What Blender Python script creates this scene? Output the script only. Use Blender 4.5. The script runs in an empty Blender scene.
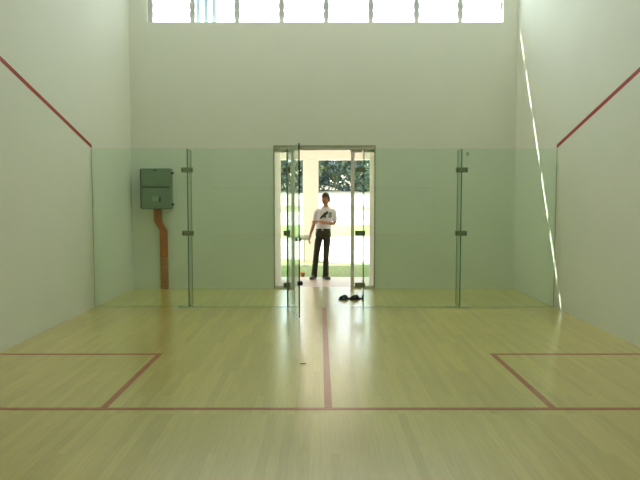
import bpy, bmesh, math, random
from mathutils import Vector, Matrix, Euler
random.seed(7)
PI = math.pi
SC = bpy.context.scene; FILL_LAMP = 3.6
COL = SC.collection

# ------------------------------------------------------------------ materials
def rgb(r, g, b):
    f = lambda c: c/12.92 if c <= .04045 else ((c+.055)/1.055)**2.4
    return (f(r/255), f(g/255), f(b/255), 1)

def mat(name, col, rough=.6, metal=0, noise=0, nscale=8, bump=0, bscale=60, spec=.5, stretch=None, coat=0):
    m = bpy.data.materials.new(name); m.use_nodes = True
    nt = m.node_tree; b = nt.nodes['Principled BSDF']
    b.inputs['Base Color'].default_value = col
    b.inputs['Roughness'].default_value = rough
    b.inputs['Metallic'].default_value = metal
    b.inputs['Specular IOR Level'].default_value = spec
    b.inputs['Coat Weight'].default_value = coat; b.inputs['Coat Roughness'].default_value = .2
    tc = nt.nodes.new('ShaderNodeTexCoord'); mp = nt.nodes.new('ShaderNodeMapping')
    nt.links.new(tc.outputs['Object'], mp.inputs[0])
    if stretch: mp.inputs['Scale'].default_value = stretch
    n = nt.nodes.new('ShaderNodeTexNoise'); n.inputs['Scale'].default_value = nscale; n.inputs['Detail'].default_value = 4
    nt.links.new(mp.outputs[0], n.inputs['Vector'])
    r = nt.nodes.new('ShaderNodeMapRange'); r.inputs[3].default_value = 1-noise; r.inputs[4].default_value = 1+noise
    r.inputs[1].default_value = .3; r.inputs[2].default_value = .7
    nt.links.new(n.outputs[0], r.inputs[0])
    mx = nt.nodes.new('ShaderNodeVectorMath'); mx.operation = 'SCALE'; mx.inputs[0].default_value = col[:3]
    nt.links.new(r.outputs[0], mx.inputs['Scale']); nt.links.new(mx.outputs[0], b.inputs['Base Color'])
    if bump:
        n2 = nt.nodes.new('ShaderNodeTexNoise'); n2.inputs['Scale'].default_value = bscale
        nt.links.new(mp.outputs[0], n2.inputs['Vector'])
        bp = nt.nodes.new('ShaderNodeBump'); bp.inputs['Strength'].default_value = bump; bp.inputs['Distance'].default_value = .01
        nt.links.new(n2.outputs[0], bp.inputs['Height']); nt.links.new(bp.outputs[0], b.inputs['Normal'])
    return m

def glass_mat(name, tint, ior=1.5, rough=0.0):
    m = bpy.data.materials.new(name); m.use_nodes = True
    nt = m.node_tree; nt.nodes.clear()
    o = nt.nodes.new('ShaderNodeOutputMaterial'); t = nt.nodes.new('ShaderNodeBsdfTransparent'); g = nt.nodes.new('ShaderNodeBsdfGlossy')
    t.inputs[0].default_value = (*tint, 1); g.inputs['Roughness'].default_value = rough
    f = nt.nodes.new('ShaderNodeFresnel'); f.inputs[0].default_value = ior
    # the same pane reflects alike from both sides: fresnel of the outward normal
    ge = nt.nodes.new('ShaderNodeNewGeometry'); 
    dot = nt.nodes.new('ShaderNodeVectorMath'); dot.operation = 'DOT_PRODUCT'
    nt.links.new(ge.outputs['Incoming'], dot.inputs[0]); nt.links.new(ge.outputs['Normal'], dot.inputs[1])
    ab = nt.nodes.new('ShaderNodeMath'); ab.operation = 'ABSOLUTE'; nt.links.new(dot.outputs['Value'], ab.inputs[0])
    om = nt.nodes.new('ShaderNodeMath'); om.operation = 'SUBTRACT'; om.inputs[0].default_value = 1; nt.links.new(ab.outputs[0], om.inputs[1])
    pw = nt.nodes.new('ShaderNodeMath'); pw.operation = 'POWER'; pw.inputs[1].default_value = 5; nt.links.new(om.outputs[0], pw.inputs[0])
    ma = nt.nodes.new('ShaderNodeMath'); ma.operation = 'MULTIPLY_ADD'; ma.inputs[1].default_value = .96; ma.inputs[2].default_value = .04
    nt.links.new(pw.outputs[0], ma.inputs[0])
    nt.nodes.remove(f)
    mx = nt.nodes.new('ShaderNodeMixShader')
    nt.links.new(ma.outputs[0], mx.inputs[0]); nt.links.new(t.outputs[0], mx.inputs[1]); nt.links.new(g.outputs[0], mx.inputs[2])
    nt.links.new(mx.outputs[0], o.inputs[0])
    return m

def wood_mat():
    m = bpy.data.materials.new('maple_strip_floor'); m.use_nodes = True
    nt = m.node_tree; b = nt.nodes['Principled BSDF']; L = nt.links.new; N = nt.nodes.new
    tc = N('ShaderNodeTexCoord'); mp = N('ShaderNodeMapping'); mp.inputs['Rotation'].default_value = (0, 0, PI/2)
    L(tc.outputs['Object'], mp.inputs[0])
    br = N('ShaderNodeTexBrick'); br.offset = .37; br.offset_frequency = 3
    br.inputs['Scale'].default_value = 1; br.inputs['Brick Width'].default_value = 1.1; br.inputs['Row Height'].default_value = .06
    br.inputs['Mortar Size'].default_value = .002; br.inputs['Mortar Smooth'].default_value = .3
    br.inputs['Color1'].default_value = (0, 0, 0, 1); br.inputs['Color2'].default_value = (1, 1, 1, 1); br.inputs['Mortar'].default_value = (.3, .3, .3, 1)
    L(mp.outputs[0], br.inputs['Vector'])
    cr = N('ShaderNodeValToRGB'); e = cr.color_ramp.elements
    e[0].color = WOOD0; e[1].color = WOOD1
    L(br.outputs['Color'], cr.inputs[0])
    st = N('ShaderNodeMapping'); st.inputs['Scale'].default_value = (22, 1.2, 1); L(tc.outputs['Object'], st.inputs[0])
    n = N('ShaderNodeTexNoise'); n.inputs['Scale'].default_value = 3; n.inputs['Detail'].default_value = 5; L(st.outputs[0], n.inputs['Vector'])
    big = N('ShaderNodeTexNoise'); big.inputs['Scale'].default_value = .9; L(tc.outputs['Object'], big.inputs['Vector'])
    r = N('ShaderNodeMapRange'); r.inputs[1].default_value = .3; r.inputs[2].default_value = .7; r.inputs[3].default_value = .93; r.inputs[4].default_value = 1.07; L(n.outputs[0], r.inputs[0])
    r2 = N('ShaderNodeMapRange'); r2.inputs[1].default_value = .3; r2.inputs[2].default_value = .7; r2.inputs[3].default_value = .95; r2.inputs[4].default_value = 1.05; L(big.outputs[0], r2.inputs[0])
    mm = N('ShaderNodeMath'); mm.operation = 'MULTIPLY'; L(r.outputs[0], mm.inputs[0]); L(r2.outputs[0], mm.inputs[1])
    sc = N('ShaderNodeVectorMath'); sc.operation = 'SCALE'; L(cr.outputs[0], sc.inputs[0]); L(mm.outputs[0], sc.inputs['Scale'])
    L(sc.outputs[0], b.inputs['Base Color'])
    rr = N('ShaderNodeMapRange'); rr.inputs[3].default_value = .3; rr.inputs[4].default_value = .36; L(br.outputs['Color'], rr.inputs[0])
    L(rr.outputs[0], b.inputs['Roughness'])
    b.inputs['Specular IOR Level'].default_value = .7; b.inputs['Coat Weight'].default_value = 1; b.inputs['Coat IOR'].default_value = 1.65; b.inputs['Coat Roughness'].default_value = .2
    bp = N('ShaderNodeBump'); bp.inputs['Strength'].default_value = .12; bp.inputs['Distance'].default_value = .002
    L(br.outputs['Color'], bp.inputs['Height'])
    return m

WOOD0 = (.50, .40, .095, 1); WOOD1 = (.61, .505, .135, 1)
M = {
 'wall': mat('painted_plaster', (.76, .78, .69, 1), .75, noise=.012, nscale=1.5, bump=.05, bscale=40),
 'ceil': mat('ceiling_paint', (.5, .51, .47, 1), .9),
 'wood': wood_mat(),
 'red': mat('red_court_line', (.38, .032, .012, 1), .45, noise=.12, nscale=9),
 'redf': mat('red_floor_line', (.37, .075, .012, 1), .36, noise=.2, nscale=14, coat=.8),
 'glass': glass_mat('toughened_green_glass', (.93, .992, .945)),
 'clear': glass_mat('clear_window_glass', (.97, .985, .98)),
 'steel': mat('brushed_steel', (.25, .31, .20, 1), .4, metal=.5, noise=.1, nscale=30),
 'alu': mat('bronze_aluminium', (.42, .42, .31, 1), .4, metal=.3, noise=.05, nscale=30),
 'alul': mat('pale_aluminium', (.74, .70, .64, 1), .4, metal=.1, noise=.05, nscale=30),
 'louv': mat('louvre_frame_grey', (.55, .56, .55, 1), .5, metal=.2, noise=.05),
 'box': mat('grey_green_enamel', (.155, .235, .15, 1), .45, noise=.05, nscale=6),
 'dark': mat('dark_plastic', (.02, .025, .02, 1), .5, noise=.1),
 'slot': mat('dark_gap', (.03, .04, .03, 1), .7),
 'plate': mat('pale_plate', (.26, .32, .22, 1), .4),
 'orange': mat('orange_brown_paint', (.44, .125, .022, 1), .55, noise=.15, nscale=12),
 'orange2': mat('worn_orange_brown_paint', (.42, .18, .05, 1), .6, noise=.25, nscale=20),
 'cream': mat('cream_render', (.86, .74, .69, 1), .8, noise=.03, nscale=3),
 'porch': mat('porch_tile', (.60, .51, .43, 1), .4, noise=.05, nscale=3),
 'conc': mat('pale_concrete', (.62, .58, .52, 1), .85, noise=.05, nscale=1),
 'grass': mat('lawn_grass', (.20, .265, .085, 1), .9, noise=.25, nscale=14, bump=.6, bscale=50),
 'grassb': mat('sunlit_lawn_grass', (.20, .27, .07, 1), .9, noise=.2, nscale=.8, bump=.4),
 'drygrass': mat('dry_grass', (.27, .28, .13, 1), .9, noise=.2, nscale=.8),
 'field': mat('dry_pale_earth', (.55, .50, .38, 1), .9, noise=.12, nscale=.35),
 'pipe': mat('pale_blue_pipe', (.30, .42, .50, 1), .5),
 'skin': mat('skin', (.38, .17, .075, 1), .55, noise=.05, nscale=10),
 'hair': mat('black_hair', (.015, .013, .008, 1), .5, noise=.3, nscale=60, bump=.5, bscale=120),
 'shirt': mat('white_cotton', (.62, .62, .66, 1), .85, noise=.04, nscale=10, bump=.2, bscale=25),
 'print': mat('dark_print', (.03, .06, .06, 1), .8, noise=.3, nscale=30),
 'print2': mat('grey_green_print', (.20, .26, .16, 1), .8, noise=.3, nscale=60),
 'trous': mat('dark_olive_cloth', (.030, .032, .015, 1), .9, noise=.2, nscale=12, bump=.3, bscale=20),
 'belt': mat('black_belt', (.01, .01, .008, 1), .4),
 'silver': mat('silver_metal', (.8, .8, .8, 1), .25, metal=1),
 'shoe': mat('dark_leather', (.02, .022, .018, 1), .4, noise=.2),
 'shoe2': mat('grey_sole', (.22, .23, .2, 1), .7),
 'white_eye': mat('eye_white', (.6, .6, .58, 1), .3),
 'lip': mat('lip', (.28, .09, .06, 1), .5),
 'bark': mat('bark', (.10, .07, .045, 1), .9, noise=.3, nscale=6, bump=.6),
 'sticker': mat('pale_sticker', (.30, .42, .28, 1), .5),
 'leafbit': mat('dead_leaf', (.10, .04, .02, 1), .8),
 'stone': mat('pale_stone', (.5, .47, .42, 1), .8, noise=.1, nscale=8),
 'rustpot': mat('terracotta', (.5, .18, .08, 1), .8, noise=.1),
 'sealant': mat('green_glass_edge', (.06, .20, .11, 1), .2, noise=.05),
}
def leaf_mat(name, c):
    m = bpy.data.materials.new(name); m.use_nodes = True
    nt = m.node_tree; nt.nodes.clear(); N = nt.nodes.new; L = nt.links.new
    o = N('ShaderNodeOutputMaterial'); d = N('ShaderNodeBsdfDiffuse'); t = N('ShaderNodeBsdfTranslucent'); mx = N('ShaderNodeMixShader')
    tc = N('ShaderNodeTexCoord'); n = N('ShaderNodeTexNoise'); n.inputs['Scale'].default_value = 1.6
    L(tc.outputs['Object'], n.inputs['Vector'])
    cr = N('ShaderNodeValToRGB'); e = cr.color_ramp.elements
    e[0].position = .35; e[0].color = (c[0]*.7, c[1]*.75, c[2]*.9, 1); e[1].position = .68; e[1].color = (c[0]*1.5, c[1]*1.35, c[2]*.9, 1)
    L(n.outputs[0], cr.inputs[0]); L(cr.outputs[0], d.inputs[0]); L(cr.outputs[0], t.inputs[0])
    mx.inputs[0].default_value = .25; L(d.outputs[0], mx.inputs[1]); L(t.outputs[0], mx.inputs[2]); L(mx.outputs[0], o.inputs[0])
    return m
M['leaf'] = leaf_mat('hazed_blue_green_foliage', (.15, .21, .18))  # distance haze put into the leaf colour as a lighter tone
M['leaf2'] = leaf_mat('yellow_green_foliage', (.24, .29, .13))

# ------------------------------------------------------------------ mesh helpers
def box(bm, x0, x1, y0, y1, z0, z1, mi=0):
    v = [bm.verts.new((x, y, z)) for z in (z0, z1) for y in (y0, y1) for x in (x0, x1)]
    for q in ((0, 2, 3, 1), (4, 5, 7, 6), (0, 1, 5, 4), (2, 6, 7, 3), (0, 4, 6, 2), (1, 3, 7, 5)):
        f = bm.faces.new([v[i] for i in q]); f.material_index = mi
    return v
def bev(bm, w, seg=2):
    bmesh.ops.bevel(bm, geom=bm.edges[:], offset=w, segments=seg, affect='EDGES', profile=.6)
def tube(bm, pts, rad, n=12, cap=True):
    pts = [Vector(p) for p in pts]; rings = []
    for i, p in enumerate(pts):
        d = (pts[min(i+1, len(pts)-1)]-pts[max(i-1, 0)]).normalized()
        u = d.orthogonal().normalized() if i == 0 else (u-d*u.dot(d)).normalized()
        w = d.cross(u); r = rad[i] if isinstance(rad, (list, tuple)) else rad
        rings.append([bm.verts.new(p+(u*math.cos(2*PI*k/n)+w*math.sin(2*PI*k/n))*r) for k in range(n)])
    for a, b in zip(rings, rings[1:]):
        for k in range(n): bm.faces.new((a[k], a[(k+1) % n], b[(k+1) % n], b[k])).smooth = True
    if cap:
        bm.faces.new(rings[0][::-1]); bm.faces.new(rings[-1])
def lathe(bm, prof, n=24):
    rings = [[bm.verts.new((r*math.cos(2*PI*k/n), r*math.sin(2*PI*k/n), z)) for k in range(n)] for r, z in prof]
    for a, b in zip(rings, rings[1:]):
        for k in range(n): bm.faces.new((a[k], a[(k+1) % n], b[(k+1) % n], b[k])).smooth = True
    bm.faces.new(rings[0][::-1]); bm.faces.new(rings[-1])
def prism(bm, outline, y0, y1):
    a = [bm.verts.new((x, y0, z)) for x, z in outline]; b = [bm.verts.new((x, y1, z)) for x, z in outline]
    bm.faces.new(a); bm.faces.new(b[::-1]); n = len(a)
    for i in range(n): bm.faces.new((a[i], b[i], b[(i+1) % n], a[(i+1) % n]))
def obj(name, bm, m, parent=None, loc=None, label=None):
    bmesh.ops.recalc_face_normals(bm, faces=bm.faces[:])
    me = bpy.data.meshes.new(name); bm.to_mesh(me); bm.free()
    for q in (m if isinstance(m, (list, tuple)) else [m]): me.materials.append(q)
    o = bpy.data.objects.new(name, me); COL.objects.link(o)
    if parent: o.parent = parent
    if loc: o.location = loc
    if label: o['label'] = label
    return o
def tag(o, label, cat, group=None, kind=None):
    o['label'] = label; o['category'] = cat
    if group: o['group'] = group
    if kind: o['kind'] = kind
    return o
def thing(name, label, cat, loc=(0, 0, 0), rz=0, group=None):
    o = bpy.data.objects.new(name, None); COL.objects.link(o); o.location = loc; o.rotation_euler = (0, 0, rz)
    return tag(o, label, cat, group)
def struct(name, bm, m, label, cat='wall'):
    o = obj(name, bm, m); tag(o, label, cat, kind='structure'); return o
def nb(*boxes, bevel=0):
    bm = bmesh.new()
    for b in boxes: box(bm, *b)
    if bevel: bev(bm, bevel)
    return bm

W = 3.2; B = 1.86; FY = -9.75; CZ = 7.3; T = .2; SL = .483; EAVE = B+(CZ-4.41-.125)*SL
# ------------------------------------------------------------------ room shell
fl = struct('floor', nb((-W-T, W+T, FY-T, B+T, -.12, 0)), M['wood'], 'pale maple strip squash court floor with red lines', 'floor')
def fl_line(name, x0, x1, y0, y1, lab):
    return obj(name, nb((x0, x1, y0, y1, 0, .0015)), M['redf'], fl, label=lab)
SLY = -4.29; SBY = -2.68
fl_line('short_line', -W, W, SLY-.025, SLY+.025, 'long red short line crossing the court')
fl_line('centre_line', -.028, .028, SLY+.026, -.03, 'red half court line running to the glass')
fl_line('service_box_line', -1.645, -1.595, SLY+.026, SBY-.026, 'red side line of the left service box')
fl_line('service_box_line', 1.595, 1.645, SLY+.026, SBY-.026, 'red side line of the right service box')
fl_line('service_box_line', -W, -1.595, SBY-.025, SBY+.025, 'red back line of the left service box')
fl_line('service_box_line', 1.595, W, SBY-.025, SBY+.025, 'red back line of the right service box')

wl = struct('wall_left', nb((-W-T, -W, FY-T, B+T, 0, CZ)), M['wall'], 'tall plain off-white left side wall of the court')
wr = struct('wall_right', nb((W, W+T, FY-T, B+T, 0, CZ)), M['wall'], 'tall plain off-white right side wall of the court')
for s, par, nm in ((-1, wl, 'left'), (1, wr, 'right')):
    bm = bmesh.new(); x0 = s*W; x1 = s*(W-.002)
    ya, yb = FY, 0.02; za, zb = 2.203+.267*9.77, 2.203
    v = [bm.verts.new(p) for p in ((x0, ya, za), (x0, yb, zb), (x0, yb, zb+.05), (x0, ya, za+.05), (x1, ya, za), (x1, yb, zb), (x1, yb, zb+.05), (x1, ya, za+.05))]
    for q in ((0, 1, 2, 3), (4, 7, 6, 5), (0, 4, 5, 1), (1, 5, 6, 2), (2, 6, 7, 3), (3, 7, 4, 0)): bm.faces.new([v[i] for i in q])
    obj('out_line', bm, M['red'], par, label='sloping red out line on the %s wall' % nm)
# back wall with window strip and doorway
WX0, WX1, WZ0, WZ1 = -2.90, 2.955, 4.41, 7.0
DX0, DX1, DZ = -.835, .87, 2.385
struct('wall_back', nb((-W, DX0, B, B+T, 0, WZ0), (DX1, W, B, B+T, 0, WZ0), (DX0, DX1, B, B+T, DZ, WZ0),
      (-W, WX0, B, B+T, WZ0, CZ), (WX1, W, B, B+T, WZ0, CZ), (WX0, WX1, B, B+T, WZ1, CZ)), M['wall'],
      'high off-white back wall behind the glass with doorway and louvre windows')
# front wall with an unseen clerestory opening added to let in light
FZ0, FZ1 = 6.5, 6.9
wf = struct('wall_front', nb((-W, W, FY-T, FY, 0, FZ0), (-W, -3.0, FY-T, FY, FZ0, CZ), (3.0, W, FY-T, FY, FZ0, CZ), (-3, 3, FY-T, FY, FZ1, CZ)), M['wall'],
      'off-white front playing wall of the court')
for nm, z in (('out_line', 4.57), ('service_line', 1.83)):
    obj(nm, nb((-W, W, FY, FY+.002, z-.025, z+.025)), M['red'], wf, label='red line across the front wall')
obj('tin', nb((-W, W, FY, FY+.025, 0, .455)), M['plate'], wf, label='pale metal tin along the foot of the front wall')
obj('tin_edge', nb((-W, W, FY, FY+.04, .455, .505)), M['red'], wf, label='red top edge of the tin')
struct('ceiling', nb((-W-6.5, W+.9, FY-.9, EAVE, CZ, CZ+.18)), M['ceil'], 'flat pale ceiling and roof slab', 'ceiling')  # left overhang lengthened out of view to block stray sun at the window

# ------------------------------------------------------------------ louvre windows
xs = [-2.868, -2.17, -1.432, -.693, .045, .784, 1.539, 2.262, 2.955]
def louvre_window(i, x0, x1, first=False, last=False):
    t = thing('window_%d' % i, '', 'window', ((x0+x1)/2, B+.1, WZ0)); t['kind'] = 'structure'
    names = ['first', 'second', 'third', 'fourth', 'fifth', 'sixth', 'seventh', 'eighth']
    t['label'] = 'bright glass louvre window high in the back wall, %s from the left' % names[i-1]
    h = WZ1-WZ0; w = (x1-x0)/2
    mw = .033
    bs = [(-w, w, -.02, .02, 0, .022), (-w, w, -.03, .03, h-.03, h)]
    le = -w-(.032 if first else 0)
    bs.append((-w+.034, w-.034, -.03, .03, 2.02, 2.06))
    bs.append((le, -w+(mw), -.018, .018, .022, h-.03))
    bs.append((w-(.012 if last else mw), w, -.018, .018, .022, h-.03))
    bm = nb(*bs)
    obj('window_frame', bm, M['louv'], t)
    obj('upper_pane', nb((-w+mw+.002, w-mw-.002, -.003, .003, 2.061, h-.031)), M['clear'], t)
    for k in range(13):
        z = .075+k*.145
        for s, m_ in ((-1, mw), (1, .012 if last else mw)):
            bm = nb((-.006, .006, -.03, .03, -.045, .045), bevel=.003)
            c = obj('louvre_clip', bm, M['louv'], t, loc=(s*(w-m_-.0065), 0, z+.07)); c.rotation_euler = (-.3, 0, 0)
        g = obj('louvre_blade', nb((-w+mw+.002, w-mw-.002, -.003, .003, -.078, .078)), M['clear'], t, loc=(0, 0, z+.07)); g.rotation_euler = (-.3, 0, 0)
for i in range(8): louvre_window(i+1, xs[i], xs[i+1], i == 0, i == 7)
# unseen clerestory panes added behind the photographer for extra daylight
for i in range(4):
    t = thing('window_%d' % (9+i), '', 'window', (-2.25+1.5*i, FY-.1, FZ0)); t['kind'] = 'structure'
    t['label'] = 'unseen clerestory window added high in the front wall for light, %s from the left' % ('first', 'second', 'third', 'fourth')[i]
    obj('window_frame', nb((-.75, .75, -.03, .03, 0, .05), (-.75, .75, -.03, .03, 0.35, 0.4), (-.75, -.71, -.03, .03, .05, 0.35), (.71, .75, -.03, .03, .05, 0.35)), M['louv'], t)
    obj('pane', nb((-.71, .71, -.003, .003, .05, 0.35)), M['clear'], t)

# ------------------------------------------------------------------ aluminium entrance frame with side lights
d = thing('door_1', 'aluminium entrance door frame with narrow glazed side panels, open in the middle', 'door', (0, 0, 0)); d['kind'] = 'structure'
obj('door_frame', nb((DX0, DX0+.022, B-.01, B+.09, 0, DZ), (DX1-.022, DX1, B-.01, B+.09, 0, DZ), (DX0, DX1, B-.012, B+.09, DZ-.012, DZ+.018), (DX0+.02, DX1-.02, B, B+.08, DZ-.062, DZ-.045)), M['alu'], d)
obj('header_rail', nb((DX0+.022, DX1-.022, B+.002, B+.085, DZ-.045, DZ-.012)), M['alul'], d, label='pale header rail of the frame')
for x0, x1, s in ((DX0+.022, -.485, -1), (.46, DX1-.022, 1)):
    sp = obj('side_panel', nb((x0, x1, B+.03, B+.07, 0, .045), (x0, x1, B+.03, B+.07, DZ-.1, DZ-.062),
        *( [(x1-.055, x1, B+.03, B+.07, .045, DZ-.1)] if s < 0 else [(x0, x0+.06, B+.03, B+.07, .045, DZ-.1)])), M['alul'], d, label='pale aluminium frame of a narrow side panel')
    a, b = (x0, x1-.055) if s < 0 else (x0+.06, x1)
    obj('side_panel_glass', nb((a, b, B+.047, B+.053, .045, DZ-.1)), M['clear'], sp)

# ------------------------------------------------------------------ glass back wall of the court
GH = 2.195; gt = .006
def pane(x0, x1, label):
    bm = bmesh.new(); box(bm, x0, x1, -gt, gt, .006, GH)
    bm.faces.ensure_lookup_table()
    bmesh.ops.recalc_face_normals(bm, faces=bm.faces[:])
    for f in bm.faces:
        if abs(f.normal.y) < .5: f.material_index = 1
    return tag(obj('glass_wall', bm, [M['glass'], M['sealant']]), label, 'glass wall', 'fixed glass walls at the end of the court back wall')
XL, XR, HL, HR = -1.885, 1.893, -.515, .548
pane(-W+.004, XL-.003, 'clear green glass wall panel in front of the grey electrical box, against the left wall')
pane(XL+.003, HL-.003, 'clear green glass wall panel just left of the open glass door')
pane(HR+.003, XR-.003, 'clear green glass wall panel just right of the doorway')
pane(XR+.003, W-.004, 'clear green glass wall panel against the right wall')
def clamp(par, z, x0, x1, y0=-.018, y1=.05):
    c = obj('clamp', nb((x0, x1, -.019, -gt-.0005, z-.035, z+.035), (x0, x1, gt+.0005, .019, z-.035, z+.035), bevel=.003), M['steel'], par)
    cc = obj('fin_clamp', nb((-.017, .017, .019, .07, z-.035, z+.035), bevel=.003), M['steel'], par)
    for s in (x0+.02, x1-.02):
        bm = bmesh.new(); bmesh.ops.create_cone(bm, cap_ends=True, segments=12, radius1=.009, radius2=.008, depth=.004, matrix=Matrix.Translation((s, -.021, z)) @ Matrix.Rotation(PI/2, 4, 'X'))
        obj('screw', bm, M['dark'], c)
def fin(x, label, zs, x0=-.08, x1=.08, base=True):
    t = thing('glass_fin', label, 'glass fin', (x, 0, 0), group='glass fins bracing the court back wall')
    bm = bmesh.new(); box(bm, -gt, gt, .02, .27, .006, GH); bmesh.ops.recalc_face_normals(bm, faces=bm.faces[:])
    for f in bm.faces:
        if abs(f.normal.x) < .5: f.material_index = 1
    obj('fin_glass', bm, [M['glass'], M['sealant']], t)
    obj('seal', nb((-.0028, .0028, -gt, .0195, .006, GH)), M['sealant'], t)
    for z in zs: clamp(t, z, x0, x1)
    if base: obj('base_plate', nb((-.17, .17, .03, .15, 0, .0055), bevel=.002), M['silver'], t, label='low steel floor plate')
ZS = (1.905, 1.035)
fin(XL, 'green glass fin with steel clamps at the joint right of the grey electrical box', ZS)
fin(XR, 'green glass fin with steel clamps at the joint halfway between doorway and right wall', ZS)
fin(HL, 'green glass fin at the hinge side of the open glass door', (1.905, 1.035, .31), -.05, .045)
t = thing('glass_fin', 'green glass fin with three dark clamps at the right edge of the doorway', 'glass fin', (HR, 0, 0), group='glass fins bracing the court back wall')
bm = bmesh.new(); box(bm, -gt, gt, .02, .27, .006, GH); bmesh.ops.recalc_face_normals(bm, faces=bm.faces[:])
for f in bm.faces:
    if abs(f.normal.x) < .5: f.material_index = 1
obj('fin_glass', bm, [M['glass'], M['sealant']], t)
obj('seal', nb((-.0028, .0028, -gt, .0195, .006, GH)), M['sealant'], t)
for z in (1.905, 1.035, .31):
    clamp(t, z, -.12, .02)
obj('base_plate', nb((-.17, .17, .03, .15, 0, .0055), bevel=.002), M['silver'], t, label='low steel floor plate')

# open glass door, hinged at its left
dl = .835; ang = math.atan2(-.82, .185)
gd = thing('glass_door', 'frameless green glass court door standing open towards the court', 'door', (HL+.012, -.032, 0), ang)
bm = bmesh.new(); box(bm, .01, dl, -gt, gt, .012, GH+.002); bmesh.ops.recalc_face_normals(bm, faces=bm.faces[:])
for f in bm.faces:
    if abs(f.normal.y) < .5: f.material_index = 1
obj('door_glass', bm, [M['glass'], M['sealant']], gd)
for z in (1.905, 1.035, .31):
    h = obj('hinge', nb((-.004, .09, -.02, -gt-.0005, z-.045, z+.045), (-.004, .09, gt+.0005, .02, z-.045, z+.045), bevel=.003), M['steel'], gd)
obj('edge_seal', nb((dl+.0005, dl+.008, -.008, .008, .012, GH+.002)), M['dark'], gd, label='dark rubber strip down the free edge')
bm = bmesh.new(); 
for s in (-1, 1):
    bmesh.ops.create_cone(bm, cap_ends=True, segments=20, radius1=.026, radius2=.03, depth=.03, matrix=Matrix.Translation((dl-.06, s*.024, 1.0)) @ Matrix.Rotation(PI/2, 4, 'X'))
obj('door_knob', bm, M['steel'], gd)
obj('floor_latch', nb((dl-.10, dl-.0, gt+.0005, .045, .42, .47), (dl-.03, dl-.005, -.02, -gt-.0005, .42, .47), bevel=.003), M['dark'], gd, label='black latch low on the free edge')

# small sticker on the right glass
tag(obj('sticker', nb((1.95, 1.985, -gt-.0012, -gt-.0002, 2.10, 2.15)), M['sticker']), 'tiny pale sticker near the top of the right glass wall', 'sticker')

# ------------------------------------------------------------------ electrical box + conduit
eb = thing('electrical_box', 'grey-green metal electrical box hung on the back wall behind the left glass', 'electrical box', (-2.758, B, 1.345))
bw = .243; H = .665
obj('box_body', nb((-bw, bw, -.17, 0, 0, H), bevel=.008), M['box'], eb)
obj('box_side_rim', nb((-bw-.006, -bw, -.19, -.02, .01, H-.01)), M['slot'], eb, label='dark hinge edge')
up = obj('upper_door', nb((-bw+.012, bw-.012, -.192, -.1705, .37, H-.012), bevel=.006), M['box'], eb)
obj('latch', nb((-.03, .03, -.2, -.1925, H-.045, H-.025), bevel=.002), M['dark'], up)
lo = obj('lower_door', nb((-bw+.012, bw-.012, -.192, -.1705, .012, .345), bevel=.006), M['box'], eb)
obj('gap', nb((-bw+.02, bw-.02, -.178, -.1705, .348, .366)), M['slot'], eb, label='dark horizontal gap between the doors')
obj('name_plate', nb((-.055, .075, -.194, -.1925, .13, .21)), M['plate'], lo, label='small pale plate')
bm = nb((.055, .085, -.2, -.1945, .11, .2), (.06, .08, -.215, -.2, .165, .185), bevel=.002)
obj('handle', bm, M['dark'], lo, label='black lock handle')
for z in (H-.075, .075):
    bm = bmesh.new(); bmesh.ops.create_cone(bm, cap_ends=True, segments=16, radius1=.022, radius2=.018, depth=.04, matrix=Matrix.Translation((bw+.022, -.12, z)) @ Matrix.Rotation(PI/2, 4, 'Y'))
    obj('side_lug', bm, M['dark'], eb)
cd = thing('cable_duct', 'orange-brown cable duct jogging down the wall from the electrical box', 'cable duct', (0, B, 0))
bm = bmesh.new(); a = .062
L_ = [(-2.765, 1.343), (-2.765, 1.13), (-2.672, .985), (-2.672, .52)]
out = [(x-a, z) for x, z in L_] + [(x+a, z) for x, z in L_[::-1]]
prism(bm, out, -.055, -.001); bev(bm, .004)
obj('duct_cover', bm, M['orange'], cd)
obj('lower_cover', nb((-2.672-a, -2.672-.004, -.05, -.001, 0, .518), (-2.672+.004, -2.672+a, -.05, -.001, 0, .518), (-2.678, -2.666, -.04, -.001, 0, .518), bevel=.002), M['orange2'], cd, label='paler worn lower cover of the duct')

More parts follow.
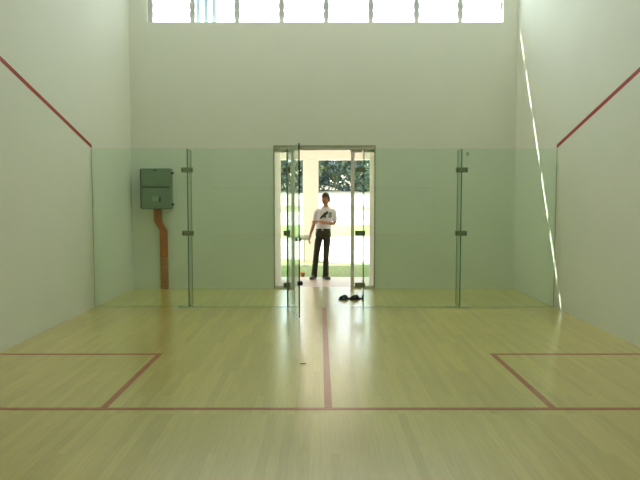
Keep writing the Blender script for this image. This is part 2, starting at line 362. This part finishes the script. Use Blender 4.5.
# ------------------------------------------------------------------ slippers
def slipper(x, y, rz, lab):
    t = thing('slipper', lab, 'slipper', (x, y, 0), rz, 'pair of dark slippers behind the glass')
    bm = bmesh.new(); n = 28; lay = []
    for z, k in ((0, .96), (.006, 1), (.018, 1), (.022, .95)):
        ring = []
        for i in range(n):
            a_ = 2*PI*i/n; yy = math.sin(a_)*.13; ww = .046+.006*math.sin(a_*1)+(.004 if yy < 0 else 0)-.012*math.exp(-((yy)/.04)**2)*.6
            ring.append(bm.verts.new((math.cos(a_)*ww*k, yy*k, z)))
        lay.append(ring)
    for p, q in zip(lay, lay[1:]):
        for i in range(n): bm.faces.new((p[i], p[(i+1) % n], q[(i+1) % n], q[i])).smooth = True
    bm.faces.new(lay[0][::-1]); bm.faces.new(lay[-1])
    obj('sole', bm, M['shoe'], t)
    bm = bmesh.new(); R_ = []
    for j in range(9):
        yy = -.085+j*.0125; hh = .044+.022*math.sin(PI*min(1, j/9)); r_ = []
        for i in range(11):
            th = PI*i/10; r_.append((math.cos(th)*.052, yy+.01*math.sin(th), .008+math.sin(th)*hh))
        R_.append(r_)
    vo = [[bm.verts.new(p) for p in r_] for r_ in R_]; vi = [[bm.verts.new((p[0]*.9, p[1], p[2]*.92)) for p in r_] for r_ in R_]
    for j in range(8):
        for i in range(10):
            bm.faces.new((vo[j][i], vo[j][i+1], vo[j+1][i+1], vo[j+1][i])).smooth = True
            bm.faces.new((vi[j][i], vi[j+1][i], vi[j+1][i+1], vi[j][i+1])).smooth = True
    for i in range(10):
        bm.faces.new((vo[0][i], vi[0][i], vi[0][i+1], vo[0][i+1])); bm.faces.new((vo[8][i], vo[8][i+1], vi[8][i+1], vi[8][i]))
    s = obj('strap', bm, M['shoe'], t)
    obj('strap_badge', nb((-.012, .012, -.055, -.035, .066, .0705)), M['silver'], s, label='small pale metal badge')
slipper(.322, .71, math.radians(-52), 'left one of the two dark slippers on the floor beside the doorway')
slipper(.488, .715, math.radians(-48), 'right one of the two dark slippers, nearer the right glass clamp')
# dead leaf on the court floor
bm = bmesh.new(); prism(bm, [(-.03, 0), (-.01, .012), (.02, .010), (.035, 0), (.01, -.01), (-.015, -.008)], 0, .003)
lf = tag(obj('dead_leaf', bm, M['leafbit'], loc=(-.215, -3.05, .006)), 'tiny dark dead leaf lying on the court floor left of the centre line', 'leaf'); lf.rotation_euler = (PI/2, 0, .4)
lf.location.z = .0035

# ------------------------------------------------------------------ outdoors
PG = -.10
struct('porch_floor', nb((-4.5, 4.5, B+T, 4.28, -.3, PG)), M['porch'], 'pinkish beige tiled porch floor outside the doorway', 'floor')
struct('threshold', nb((DX0, DX1, B+T-.0, B+T+.02, PG, 0.0)), M['porch'], 'low step at the doorway', 'step')
def ground(name, f0, f1, m, lab, zf, nx=60, ny=24, x0=-30, x1=34):
    bm = bmesh.new(); g = []
    for j in range(ny+1):
        r = []
        for i in range(nx+1):
            x = x0+(x1-x0)*i/nx; a_, b_ = f0(x), f1(x); y = a_+(b_-a_)*j/ny; r.append(bm.verts.new((x, y, zf(x, y))))
        g.append(r)
    for j in range(ny):
        for i in range(nx): bm.faces.new((g[j][i], g[j][i+1], g[j+1][i+1], g[j+1][i])).smooth = True
    return struct(name, bm, m, lab, 'ground')
def zt(x, y): return -.16+(max(0, y-12)*.114 if y > 12 else 0)
e1 = lambda x: 8.2-.95*math.tanh((x+.1)*1.2)-.0*x
e2 = lambda x: 14.4+.25*math.sin(x*.7)
e3 = lambda x: 17.2+.3*math.sin(x*.4+1)
ground('lawn', lambda x: 4.28, e1, M['grass'], 'short green grass strip in shade along the porch edge', zt, nx=200)
ground('path', e1, e2, M['conc'], 'broad sunlit pale concrete path beyond the grass strip', zt, nx=200)
ground('far_lawn', e2, e3, M['grassb'], 'bright sunlit lawn rising beyond the path', zt)
e4 = lambda x: 21.6+.3*math.sin(x*.5)
e5 = lambda x: 23.4+.4*math.sin(x*.3+2)
ground('sandy_ground', e3, e4, M['conc'], 'pale sandy sunlit ground beyond the bright lawn', zt)
ground('dry_grass', e4, e5, M['drygrass'], 'narrow strip of dry sunlit grass in the distance', zt)
ground('field', e5, lambda x: 60, M['field'], 'bare pale sunlit ground in front of the trees', zt)
# porch roof, beam and wing walls
PZ = 3.0
struct('porch_roof', nb((-4.5, 4.5, B+T, 8.7, PZ, PZ+.2)), M['cream'], 'flat cream porch roof slab', 'roof')
struct('porch_beam', nb((-4.5, 4.5, 8.0, 8.4, 2.56, PZ)), M['cream'], 'deep cream beam along the outer edge of the porch roof', 'beam')
struct('porch_wall_left', nb((DX0-.25, DX0, B+T, 3.9, PG, PZ)), M['cream'], 'cream porch side wall at the left of the doorway')
struct('porch_wall_right', nb((DX1, DX1+.25, B+T, 3.1, PG, PZ)), M['cream'], 'cream porch side wall at the right of the doorway')
def column(x, lab):
    t = thing('porch_column', lab, 'column', (x, 8.2, -.18), group='square cream porch columns')
    obj('shaft', nb((-.205, .205, -.2, .2, .12, 2.739), bevel=.01), M['cream'], t)
    obj('plinth', nb((-.25, .25, -.245, .245, 0, .119), bevel=.01), M['cream'], t)
column(-.30, 'square cream porch column directly behind the standing man')
column(4.0, 'square cream porch column hidden right of the doorway')
column(-4.0, 'square cream porch column hidden left of the doorway')

# slender garden bowl stand seen beside the column
gb = thing('garden_bowl', 'slender garden bowl on a thin stem beside the porch column', 'garden bowl', (-.44, 7.05, zt(0, 7)))
bm = bmesh.new(); lathe(bm, [(.12, 0), (.12, .02), (.02, .03), (.013, .06), (.011, .62), (.02, .64)], 16); obj('stem', bm, M['stone'], gb)
bm = bmesh.new(); lathe(bm, [(.02, .641), (.10, .66), (.17, .71), (.20, .77), (.19, .77), (.16, .715), (.09, .675), (.02, .665)], 24); obj('bowl', bm, M['stone'], gb)
# small orange flower pot on the grass
bm = bmesh.new(); lathe(bm, [(.035, 0), (.05, .08), (.055, .08), (.055, .1), (.045, .1), (.04, .04)], 18)
tag(obj('flower_pot', bm, M['rustpot'], loc=(-.43, 4.75, zt(0, 4.7))), 'small orange pot on the grass behind the porch edge', 'pot')
# pale blue pipes outside the second louvre window
for k, x in enumerate((-2.17, -2.03, -1.89)):
    bm = bmesh.new(); tube(bm, [(0, 0, PZ+.2), (0, 0, CZ)], .036, 14)
    tag(obj('rain_pipe', bm, M['pipe'], loc=(x, 2.45, 0)), 'pale blue vertical pipe outside the second louvre window, %s of three' % ('leftmost', 'middle', 'rightmost')[k], 'pipe', 'pale blue pipes outside the window')

# trees
def tree(x, y, h, w, seed, lm, lab, leaves=4200):
    rnd = random.Random(seed); z0 = zt(x, y)-.05
    t = thing('tree', lab, 'tree', (x, y, z0), group='trees beyond the field')
    bm = bmesh.new()
    tube(bm, [(0, 0, 0), (.05, .02, h*.25), (-.05, .05, h*.5), (.05, 0, h*.8)], [.16, .12, .09, .03], 8)
    for k in range(7):
        a_ = k*2.4; zz = h*(.12+.09*k); r_ = w*.32
        tube(bm, [(0, .02, zz), (math.cos(a_)*r_*.5, math.sin(a_)*r_*.5, zz+.25), (math.cos(a_)*r_, math.sin(a_)*r_, zz+.7)], [.06, .04, .015], 6)
    obj('trunk', bm, M['bark'], t)
    bm = bmesh.new(); blobs = []
    for k in range(46):
        a_ = rnd.uniform(0, 2*PI); zz = rnd.uniform(.0, .97); rr = w*.5*math.sqrt(rnd.random())*(1-.55*abs(zz-.4)**1.2)
        blobs.append((Vector((math.cos(a_)*rr, math.sin(a_)*rr, h*zz)), rnd.uniform(.35, .7)))
    for k in range(leaves):
        c, r_ = rnd.choice(blobs)
        v = Vector((rnd.gauss(0, 1), rnd.gauss(0, 1), rnd.gauss(0, 1))).normalized()*r_*rnd.uniform(.65, 1.05)
        p = c+v
        if p.z < .02: p.z = .02+rnd.random()*.2
        n = (v.normalized()+Vector((rnd.uniform(-.7, .7), rnd.uniform(-.7, .7), rnd.uniform(-.2, .9)))).normalized()
        u = n.orthogonal().normalized(); u.rotate(Matrix.Rotation(rnd.uniform(0, 6.28), 3, n)); q = n.cross(u); s = rnd.uniform(.09, .2)
        vs = [bm.verts.new(p+u*s), bm.verts.new(p+q*s*.45-n*s*.1), bm.verts.new(p-u*s), bm.verts.new(p-q*s*.45-n*s*.1)]
        bm.faces.new(vs[:3]); bm.faces.new((vs[0], vs[2], vs[3]))
    obj('foliage', bm, lm, t)
TR = [(-9.9, 32, 3.8, 3.0, 'leaf', 'dense tree far left of the doorway view'), (-6.6, 33, 4.2, 3.1, 'leaf', 'tall blue-green tree seen through the left wall of the doorway'),
      (-3.5, 31.5, 3.6, 2.9, 'leaf', 'dense blue-green tree seen left of the porch column'),
      (-.6, 31.0, 4.0, 2.7, 'leaf', 'blue-green tree right behind the porch column and the man'), (2.2, 31.6, 3.5, 2.7, 'leaf', 'grey-green tree seen between the man and the right door post'),
      (4.9, 32.5, 4.0, 3.1, 'leaf', 'dense tree seen through the narrow right side panel'), (7.8, 33, 3.8, 3.8, 'leaf', 'dense tree far right of the doorway view'),
      (.4, 35.2, 4.6, 4.4, 'leaf2', 'taller yellow-green tree behind the row, right of the column'), (-4.6, 36, 4.8, 4.4, 'leaf2', 'taller yellow-green tree behind the row, left of the column'),
      (5.6, 36.5, 4.8, 4.6, 'leaf2', 'taller yellow-green tree behind the row at the right')]
for i, (x, y, h, w, lm, lab) in enumerate(TR): tree(x, y, h, w, 11+i, M[lm], lab)

# ------------------------------------------------------------------ the man
def bake(o):
    dg = bpy.context.evaluated_depsgraph_get(); dg.update()
    me = bpy.data.meshes.new_from_object(o.evaluated_get(dg)); bpy.data.objects.remove(o); return me
def skin_mesh(chains, sub=2, joins=None):
    """chains: list of lists of (pos, radius or (rx, ry)); equal positions are merged"""
    vs, rs, es, ix = [], [], [], {}
    for ch in chains:
        prev = None
        for p, r in ch:
            k = tuple(round(c, 4) for c in p)
            if k not in ix: ix[k] = len(vs); vs.append(p); rs.append(r)
            if prev is not None: es.append((prev, ix[k]))
            prev = ix[k]
    me = bpy.data.meshes.new('sk'); me.from_pydata(vs, es, []); o = bpy.data.objects.new('sk', me); COL.objects.link(o)
    md = o.modifiers.new('s', 'SKIN'); md.use_smooth_shade = True
    for i, r in enumerate(rs):
        me.skin_vertices[0].data[i].radius = r if isinstance(r, tuple) else (r, r)
        me.skin_vertices[0].data[i].use_root = (i == 0)
    s = o.modifiers.new('ss', 'SUBSURF'); s.levels = sub; s.render_levels = sub
    return bake(o)
def add_mesh(name, me, m, parent, loc=None, label=None):
    me.materials.clear(); me.materials.append(m)
    for p in me.polygons: p.use_smooth = True; p.material_index = 0
    o = bpy.data.objects.new(name, me); COL.objects.link(o); o.parent = parent
    if label: o['label'] = label
    return o
def fuse(meshes, voxel, smooth=2):
    bm = bmesh.new()
    for m_ in meshes: bm.from_mesh(m_)
    me = bpy.data.meshes.new('f'); bm.to_mesh(me); bm.free(); o = bpy.data.objects.new('f', me); COL.objects.link(o)
    r = o.modifiers.new('r', 'REMESH'); r.mode = 'VOXEL'; r.voxel_size = voxel; r.use_smooth_shade = True
    if smooth:
        s = o.modifiers.new('s', 'SMOOTH'); s.factor = .5; s.iterations = smooth
    return bake(o)

man = thing('person', 'man in white printed polo shirt and dark trousers standing on the porch, looking aside', 'person', (-.055, 3.9, PG))
hipL, hipR = (-.015, 0, .90), (.145, .01, .90)          # viewer's left / right
pel = (.065, .0, .95); wst = (.075, .0, 1.08); chs = (.10, .0, 1.26); nkb = (.115, .0, 1.425); nk = (.118, -.012, 1.47); hdb = (.118, -.015, 1.53)
knL, anL, ftL, toL = (-.075, -.02, .49), (-.12, .02, .09), (-.135, -.06, .045), (-.16, -.14, .035)
knR, anR, ftR, toR = (.12, -.02, .49), (.115, .02, .09), (.135, -.05, .045), (.17, -.13, .035)
shL, elL, wrL = (-.055, .0, 1.375), (-.125, .03, 1.10), (-.205, -.03, .87)
shR, elR, wrR = (.275, .0, 1.375), (.295, .0, 1.115), (-.015, -.205, 1.165)
def lerp(a, b, t): return tuple(a[i]+(b[i]-a[i])*t for i in range(3))
body = skin_mesh([
 [(pel, .085), (wst, .08), (chs, .085), (nkb, .06), (nk, .050), (hdb, .055)],
 [(pel, .085), (hipL, .062), (lerp(hipL, knL, .4), .06), (knL, .052), (lerp(knL, anL, .35), .052), (anL, .034)],
 [(pel, .085), (hipR, .062), (lerp(hipR, knR, .4), .06), (knR, .052), (lerp(knR, anR, .35), .052), (anR, .034)],
 [(anL, .034), (lerp(anL, ftL, .8), .026)], [(anR, .034), (lerp(anR, ftR, .8), .026)],
 [(chs, .085), (lerp(chs, shL, .7), .055), (shL, .046), (lerp(shL, elL, .5), .044), (elL, .036), (lerp(elL, wrL, .35), .036), (wrL, .023)],
 [(chs, .085), (lerp(chs, shR, .7), .055), (shR, .046), (lerp(shR, elR, .5), .044), (elR, .036), (lerp(elR, wrR, .35), .037), (wrR, .024)],
])
def hand(w, d, pn, curl, thumb):
    """w wrist, d pointing direction, pn palm normal (palm side), thumb side vector"""
    w = Vector(w); d = Vector(d).normalized(); pn = Vector(pn); pn = (pn-d*pn.dot(d)).normalized(); s = d.cross(pn).normalized()*thumb
    pc = w+d*.05
    ms = [skin_mesh([[(tuple(w-d*.02), (.022, .019)), (tuple(w+d*.025), (.031, .016)), (tuple(w+d*.06), (.038, .015)), (tuple(w+d*.088), (.036, .012))]], 2)]
    for k, (off, ln) in enumerate(((.028, .070), (.0095, .078), (-.0095, .073), (-.027, .058))):
        b = w+d*.075+s*off; ch = [(tuple(b), .0095)]; dd = d.copy(); p = b
        for j, fr in enumerate((.42, .32, .26)):
            a_ = curl*(.5, .75, .6)[j]+.04*k; dd = (dd*math.cos(a_)+pn*math.sin(a_)).normalized(); p = p+dd*ln*fr*1.15; ch.append((tuple(p), (.0088, .0082, .0068)[j]))
        ms.append(skin_mesh([ch], 2))
    b = w+d*.028+s*.02; p1 = b+(d*.5+s*.8).normalized()*.034; p2 = p1+(d*.85+s*.35+pn*.3).normalized()*.032; p3 = p2+(d*.95+pn*.35).normalized()*.024
    ms.append(skin_mesh([[(tuple(b), .013), (tuple(p1), .0115), (tuple(p2), .0098), (tuple(p3), .0075)]], 2))
    return ms
hL = hand(wrL, Vector(wrL)-Vector(elL)+Vector((0, -.01, -.15)), (1, .2, 0), .5, -1)
hR = hand(wrR, (-1, -.25, .12), (0, .5, -1), .28, 1)

# head: sculpted from a sphere, then turned
def head_mesh():
    bm = bmesh.new(); bmesh.ops.create_icosphere(bm, subdivisions=5, radius=1)
    for v in bm.verts:
        x, y, z = v.co
        X = x*.073; Y = y*.092; Z = z*.118
        if z < 0:
            k = 1-.34*(-z)**1.5; X *= k; Y = Y*(1-.18*(-z)**2)-.012*(-z)
        if y < 0: Y *= .93
        # jaw/chin
        g = lambda cx, cz, sx, sz, s=1: math.exp(-((x-cx)/sx)**2-((z-cz)/sz)**2)*(1 if y < 0 else 0)
        Y -= .020*g(0, -.22, .13, .17)+.010*g(0, .02, .11, .2)      # nose
        Y += .009*g(.36, .04, .19, .13)+.009*g(-.36, .04, .19, .13)   # eye sockets
        Y -= .005*g(0, .22, .6, .12)                                  # brow
        Y -= .006*g(0, -.52, .3, .1)                                   # lips
        Y -= .010*g(0, -.86, .3, .16)
        Y += .004*g(0, -.66, .3, .07)
        v.co = (X, Y, Z)
    for s in (-1, 1):                                                  # ears
        r = bmesh.ops.create_icosphere(bm, subdivisions=2, radius=1)
        for v in r['verts']:
            x, y, z = v.co; v.co = (s*.075+x*.009+s*.4*(y*.016), .012+y*.020, -.005+z*.032)
    me = bpy.data.meshes.new('h'); bm.to_mesh(me); bm.free(); return me
HM = Matrix.Translation((.112, -.012, 1.605)) @ Euler((math.radians(4), 0, math.radians(-38)), 'XYZ').to_matrix().to_4x4() @ Matrix.Scale(1.06, 4)
hm = head_mesh(); hm.transform(HM)
add_mesh('body', fuse([body, hm]+hL+hR, .0055, 2), M['skin'], man)
# eyes, brows, lips, hair
for s in (-1, 1):
    bm = bmesh.new(); bmesh.ops.create_uvsphere(bm, u_segments=12, v_segments=8, radius=.0112, matrix=HM @ Matrix.Translation((s*.028, -.0665, .006)))
    e_ = obj('eye', bm, M['white_eye'], man)
    bm = bmesh.new(); bmesh.ops.create_uvsphere(bm, u_segments=10, v_segments=8, radius=.0058, matrix=HM @ Matrix.Translation((s*.028, -.0735, .005)))
    obj('iris', bm, M['dark'], e_)
    bm = bmesh.new(); tube(bm, [(s*.012, -.086, .024), (s*.028, -.084, .029), (s*.045, -.074, .023)], [.003, .004, .002], 6); bmesh.ops.transform(bm, matrix=HM, verts=bm.verts[:])
    obj('eyebrow', bm, M['hair'], man)
bm = bmesh.new(); tube(bm, [(-.022, -.079, -.062), (-.008, -.087, -.060), (0, -.088, -.061), (.008, -.087, -.060), (.022, -.079, -.062)], [.002, .005, .0055, .005, .002], 8); bmesh.ops.transform(bm, matrix=HM, verts=bm.verts[:])
obj('lips', bm, M['lip'], man)
bm = bmesh.new(); bmesh.ops.create_icosphere(bm, subdivisions=5, radius=1)
dele = []
for v in bm.verts:
    x, y, z = v.co
    lim = .40 if y < -.45 else (.40-(y+.45)*1.2 if y < .25 else -.5)
    if abs(x) > .6 and -.35 < y < .1: lim -= .15
    if z < lim: dele.append(v)
    n_ = .004*math.sin(x*23+y*17)*math.sin(z*19+x*7)
    v.co = (x*(.080+n_), y*(.100 if y > 0 else .094)+n_, z*(.127+n_)+.001)
bmesh.ops.delete(bm, geom=dele, context='VERTS')
r = bmesh.ops.solidify(bm, geom=bm.faces[:], thickness=.010)
bmesh.ops.transform(bm, matrix=HM, verts=bm.verts[:])
for f in bm.faces: f.smooth = True
obj('hair', bm, M['hair'], man, label='short black hair')
# shirt
def cut_below(me, z=None, planes=()):
    bm = bmesh.new(); bm.from_mesh(me)
    for co, no in planes:
        bmesh.ops.bisect_plane(bm, geom=bm.verts[:]+bm.edges[:]+bm.faces[:], plane_co=co, plane_no=no, clear_outer=True)
    bm.to_mesh(me); bm.free(); return me
def loft(rings, n=28):
    bm = bmesh.new(); L_ = []
    for (x, y, z, rx, ry) in rings:
        L_.append([bm.verts.new((x+rx*math.copysign(abs(math.cos(2*PI*k/n))**.85, math.cos(2*PI*k/n)), y+ry*math.sin(2*PI*k/n), z)) for k in range(n)])
    for p, q in zip(L_, L_[1:]):
        for k in range(n): bm.faces.new((p[k], p[(k+1) % n], q[(k+1) % n], q[k]))
    bm.faces.new(L_[0][::-1]); bm.faces.new(L_[-1]); me = bpy.data.meshes.new('l'); bm.to_mesh(me); bm.free(); return me
trunk = loft([(.068, 0, 1.0, .148, .112), (.072, 0, 1.06, .149, .114), (.085, 0, 1.16, .158, .120), (.10, 0, 1.27, .178, .125), (.107, 0, 1.34, .180, .118), (.111, 0, 1.385, .160, .100), (.114, 0, 1.42, .105, .078), (.116, 0, 1.452, .066, .062)])
e_l = lerp(shL, elL, .74); e_r = lerp(shR, elR, .78)
slL = skin_mesh([[((.02, 0, 1.352), .072), ((-.035, 0, 1.362), .070), (lerp(shL, elL, .12), .068), (lerp(shL, elL, .4), .062), (lerp(shL, elL, .78), .055), (lerp(shL, elL, .95), .055)]])
slR = skin_mesh([[((.20, 0, 1.352), .072), ((.255, 0, 1.362), .070), (lerp(shR, elR, .12), .068), (lerp(shR, elR, .4), .062), (lerp(shR, elR, .78), .056), (lerp(shR, elR, .97), .056)]])
dL = (Vector(elL)-Vector(shL)).normalized(); dR = (Vector(elR)-Vector(shR)).normalized()
cut_below(slL, planes=[(e_l, dL)]); cut_below(slR, planes=[(e_r, dR)])
def holed(me):
    bm = bmesh.new(); bm.from_mesh(me); bmesh.ops.holes_fill(bm, edges=[e for e in bm.edges if e.is_boundary]); bm.to_mesh(me); bm.free(); return me
for q in (slL, slR): holed(q)
sh = add_mesh('shirt', fuse([trunk, slL, slR], .008, 2), M['shirt'], man, label='white short-sleeved polo shirt')
bm = bmesh.new(); pts_ = [(.116+.062*math.cos(a_*PI/12), -.006-.060*math.sin(a_*PI/12), 1.452+.012*math.cos(a_*PI/12+1.57)) for a_ in range(24)]
tube(bm, pts_+[pts_[0]], .011, 8); obj('collar', bm, M['shirt'], sh)
def patch(name, out, m, y=-.16, par=sh, lab=None):
    bm = bmesh.new(); v = [bm.verts.new((x, -.3, z)) for x, z in out]; f = bm.faces.new(v)
    bmesh.ops.triangulate(bm, faces=[f]); bmesh.ops.subdivide_edges(bm, edges=bm.edges[:], cuts=5, use_grid_fill=True)
    me_ = sh.data; from mathutils.bvhtree import BVHTree
    tr_ = BVHTree.FromPolygons([v_.co for v_ in me_.vertices], [p_.vertices[:] for p_ in me_.polygons])
    for v_ in bm.verts:
        h_ = tr_.ray_cast(v_.co, Vector((0, 1, 0)))
        if h_[0]: v_.co = h_[0]+Vector((0, -.002, 0))
    bmesh.ops.solidify(bm, geom=bm.faces[:], thickness=.0015)
    return obj(name, bm, m, par, label=lab)
patch('shirt_print', [(.165, 1.36), (.13, 1.375), (.10, 1.34), (.085, 1.345), (.06, 1.305), (.03, 1.285), (-.005, 1.235), (.012, 1.215), (.05, 1.245), (.065, 1.235), (.075, 1.262), (.10, 1.235), (.125, 1.245), (.115, 1.29), (.15, 1.31)], M['print'], lab='dark green diagonal print on the chest')
patch('chest_logo', [(.17, 1.35), (.20, 1.355), (.235, 1.34), (.225, 1.30), (.24, 1.26), (.20, 1.235), (.165, 1.25), (.18, 1.29)], M['print2'], lab='grey-green motif on the chest')
# trousers
hipm = loft([(.065, 0, .80, .125, .09), (.065, .004, .87, .156, .114), (.065, .006, .93, .155, .118), (.067, .003, .99, .146, .110), (.067, 0, 1.03, .140, .107)])
T_ = [hipm]
for hp, kn, an, bx in ((hipL, knL, anL, (-.01, 0, .85)), (hipR, knR, anR, (.142, 0, .85))):
    c_ = [(bx, .082), (lerp(hp, kn, .3), .082), (lerp(hp, kn, .6), .074), (kn, .064), (lerp(kn, an, .5), .062), (lerp(kn, an, .95), .066), ((an[0], .012, .03), .068)]
    m_ = skin_mesh([c_]); cut_below(m_, planes=[((0, 0, .035), (0, 0, -1))]); T_.append(holed(m_))
tr = add_mesh('trousers', fuse(T_, .008, 2), M['trous'], man, label='dark loose trousers')
bm = bmesh.new(); lathe(bm, [(.143, .985), (.149, .988), (.149, 1.02), (.143, 1.023)], 32)
for v in bm.verts: v.co = (v.co.x*1.02+.067, v.co.y*.80, v.co.z)
bl = obj('belt', bm, M['belt'], man)
obj('buckle', nb((.03, .07, -.128, -.115, .984, 1.022), bevel=.003), M['silver'], bl, label='bright silver buckle')
for (ax, tx, rz) in ((anL[0], -.16, .35), (anR[0], .16, -.45)):
    bm = bmesh.new(); lay = []
    prof = [(.10, .036, .055), (.07, .040, .085), (.02, .042, .10), (-.04, .043, .078), (-.10, .046, .058), (-.15, .044, .048), (-.18, .030, .035)]
    for (yy, ww, hh) in prof:
        lay.append([bm.verts.new((math.cos(2*PI*i/14)*ww, yy, max(.012, .5*hh+.012+math.sin(2*PI*i/14)*hh*.5))) for i in range(14)])
    for p, q in zip(lay, lay[1:]):
        for i in range(14): bm.faces.new((p[i], p[(i+1) % 14], q[(i+1) % 14], q[i])).smooth = True
    bm.faces.new(lay[0][::-1]); bm.faces.new(lay[-1])
    s_ = obj('shoe', bm, M['shoe'], man, loc=(ax-.005, .03, 0)); s_.rotation_euler = (0, 0, -rz if ax < 0 else -rz)
    bm = bmesh.new(); a_ = []; b_ = []
    for i in range(24):
        t_ = 2*PI*i/24; yy = -.04+math.sin(t_)*.148; xx = math.cos(t_)*(.047+.004*math.sin(-t_))
        a_.append(bm.verts.new((xx, yy, 0))); b_.append(bm.verts.new((xx, yy, .02)))
    bm.faces.new(a_[::-1]); bm.faces.new(b_)
    for i in range(24): bm.faces.new((a_[i], a_[(i+1) % 24], b_[(i+1) % 24], b_[i]))
    obj('sole', bm, M['shoe2'], s_, label='grey sole')

# ------------------------------------------------------------------ light
LM = bpy.data.materials.new('fill_light_diffuser'); LM.use_nodes = True
_b = LM.node_tree.nodes['Principled BSDF']; _b.inputs['Emission Color'].default_value = (.95, 1, .96, 1); _b.inputs['Emission Strength'].default_value = FILL_LAMP
k = 0
for y, rn in ((.7, 'behind the glass wall'), (-.7, 'over the back of the court')):  # unseen ceiling fixtures added to brighten the back wall
    for x, cn in ((-2, 'left'), (0, 'middle'), (2, 'right')):
        t = thing('fill_light', 'long unseen fill light added %s, %s one of its row' % (rn, cn), 'fill light', (x, y, CZ), group='unseen fill lights added over the court')
        obj('housing', nb((-.7, .7, -.22, .22, -.08, 0), bevel=.01), M['louv'], t); obj('diffuser', nb((-.67, .67, -.19, .19, -.095, -.081)), LM, t)
SKY = 1.0
w = bpy.data.worlds.new('sky'); SC.world = w; w.use_nodes = True
nt = w.node_tree; bg = nt.nodes['Background']
# hazy bright sky: brightest around the sun, fading to the opposite side
tc = nt.nodes.new('ShaderNodeTexCoord'); dt = nt.nodes.new('ShaderNodeVectorMath'); dt.operation = 'DOT_PRODUCT'
dt.inputs[1].default_value = Vector((-3.93, SL*4.41, 4.41)).normalized()
nt.links.new(tc.outputs['Generated'], dt.inputs[0])
mr = nt.nodes.new('ShaderNodeMapRange'); mr.inputs[1].default_value = -.6; mr.inputs[2].default_value = 1; mr.inputs[3].default_value = .45; mr.inputs[4].default_value = 2.0
nt.links.new(dt.outputs['Value'], mr.inputs[0]); nt.links.new(mr.outputs[0], bg.inputs[1])
bg.inputs[0].default_value = (.86, .99, 1.04, 1)
sd = bpy.data.lights.new('sun', 'SUN'); sd.energy = 5.5; sd.angle = math.radians(.06); sd.color = (1, .97, .86)
so = bpy.data.objects.new('sun', sd); COL.objects.link(so)
v = Vector((3.93, -SL*4.41, -4.41)); so.rotation_euler = v.to_track_quat('-Z', 'Y').to_euler(); so.location = (-20, 12, 24)
def portal(name, loc, rot, sx, sy):
    l = bpy.data.lights.new(name, 'AREA'); l.shape = 'RECTANGLE'; l.size = sx; l.size_y = sy
    l.cycles.is_portal = True
    o = bpy.data.objects.new(name, l); COL.objects.link(o); o.location = loc; o.rotation_euler = rot
portal('portal_back', (0, B+T+.02, (WZ0+WZ1)/2), (-PI/2, 0, 0), WX1-WX0, WZ1-WZ0)
portal('portal_front', (0, FY-T-.02, (FZ0+FZ1)/2), (PI/2, 0, 0), 6, FZ1-FZ0)
portal('portal_porch', (0, 8.75, 1.4), (-PI/2, 0, 0), 9.4, 3.2)

# ------------------------------------------------------------------ camera
cam = bpy.data.cameras.new('camera'); co = bpy.data.objects.new('camera', cam); COL.objects.link(co)
cam.sensor_width = 36; cam.lens = 632.4/640*36; cam.clip_end = 500
co.location = (-.0625, -8.7416, 1.498); co.rotation_euler = (PI/2-.0637, 0, -.0005)
SC.camera = co
SC.view_settings.view_transform = 'Standard'; SC.view_settings.look = 'None'; SC.view_settings.gamma = 1
SC.view_settings.exposure = 1.45
SC.cycles.max_bounces = 16; SC.cycles.diffuse_bounces = 10; SC.cycles.transparent_max_bounces = 24
SC.cycles.use_denoising = True
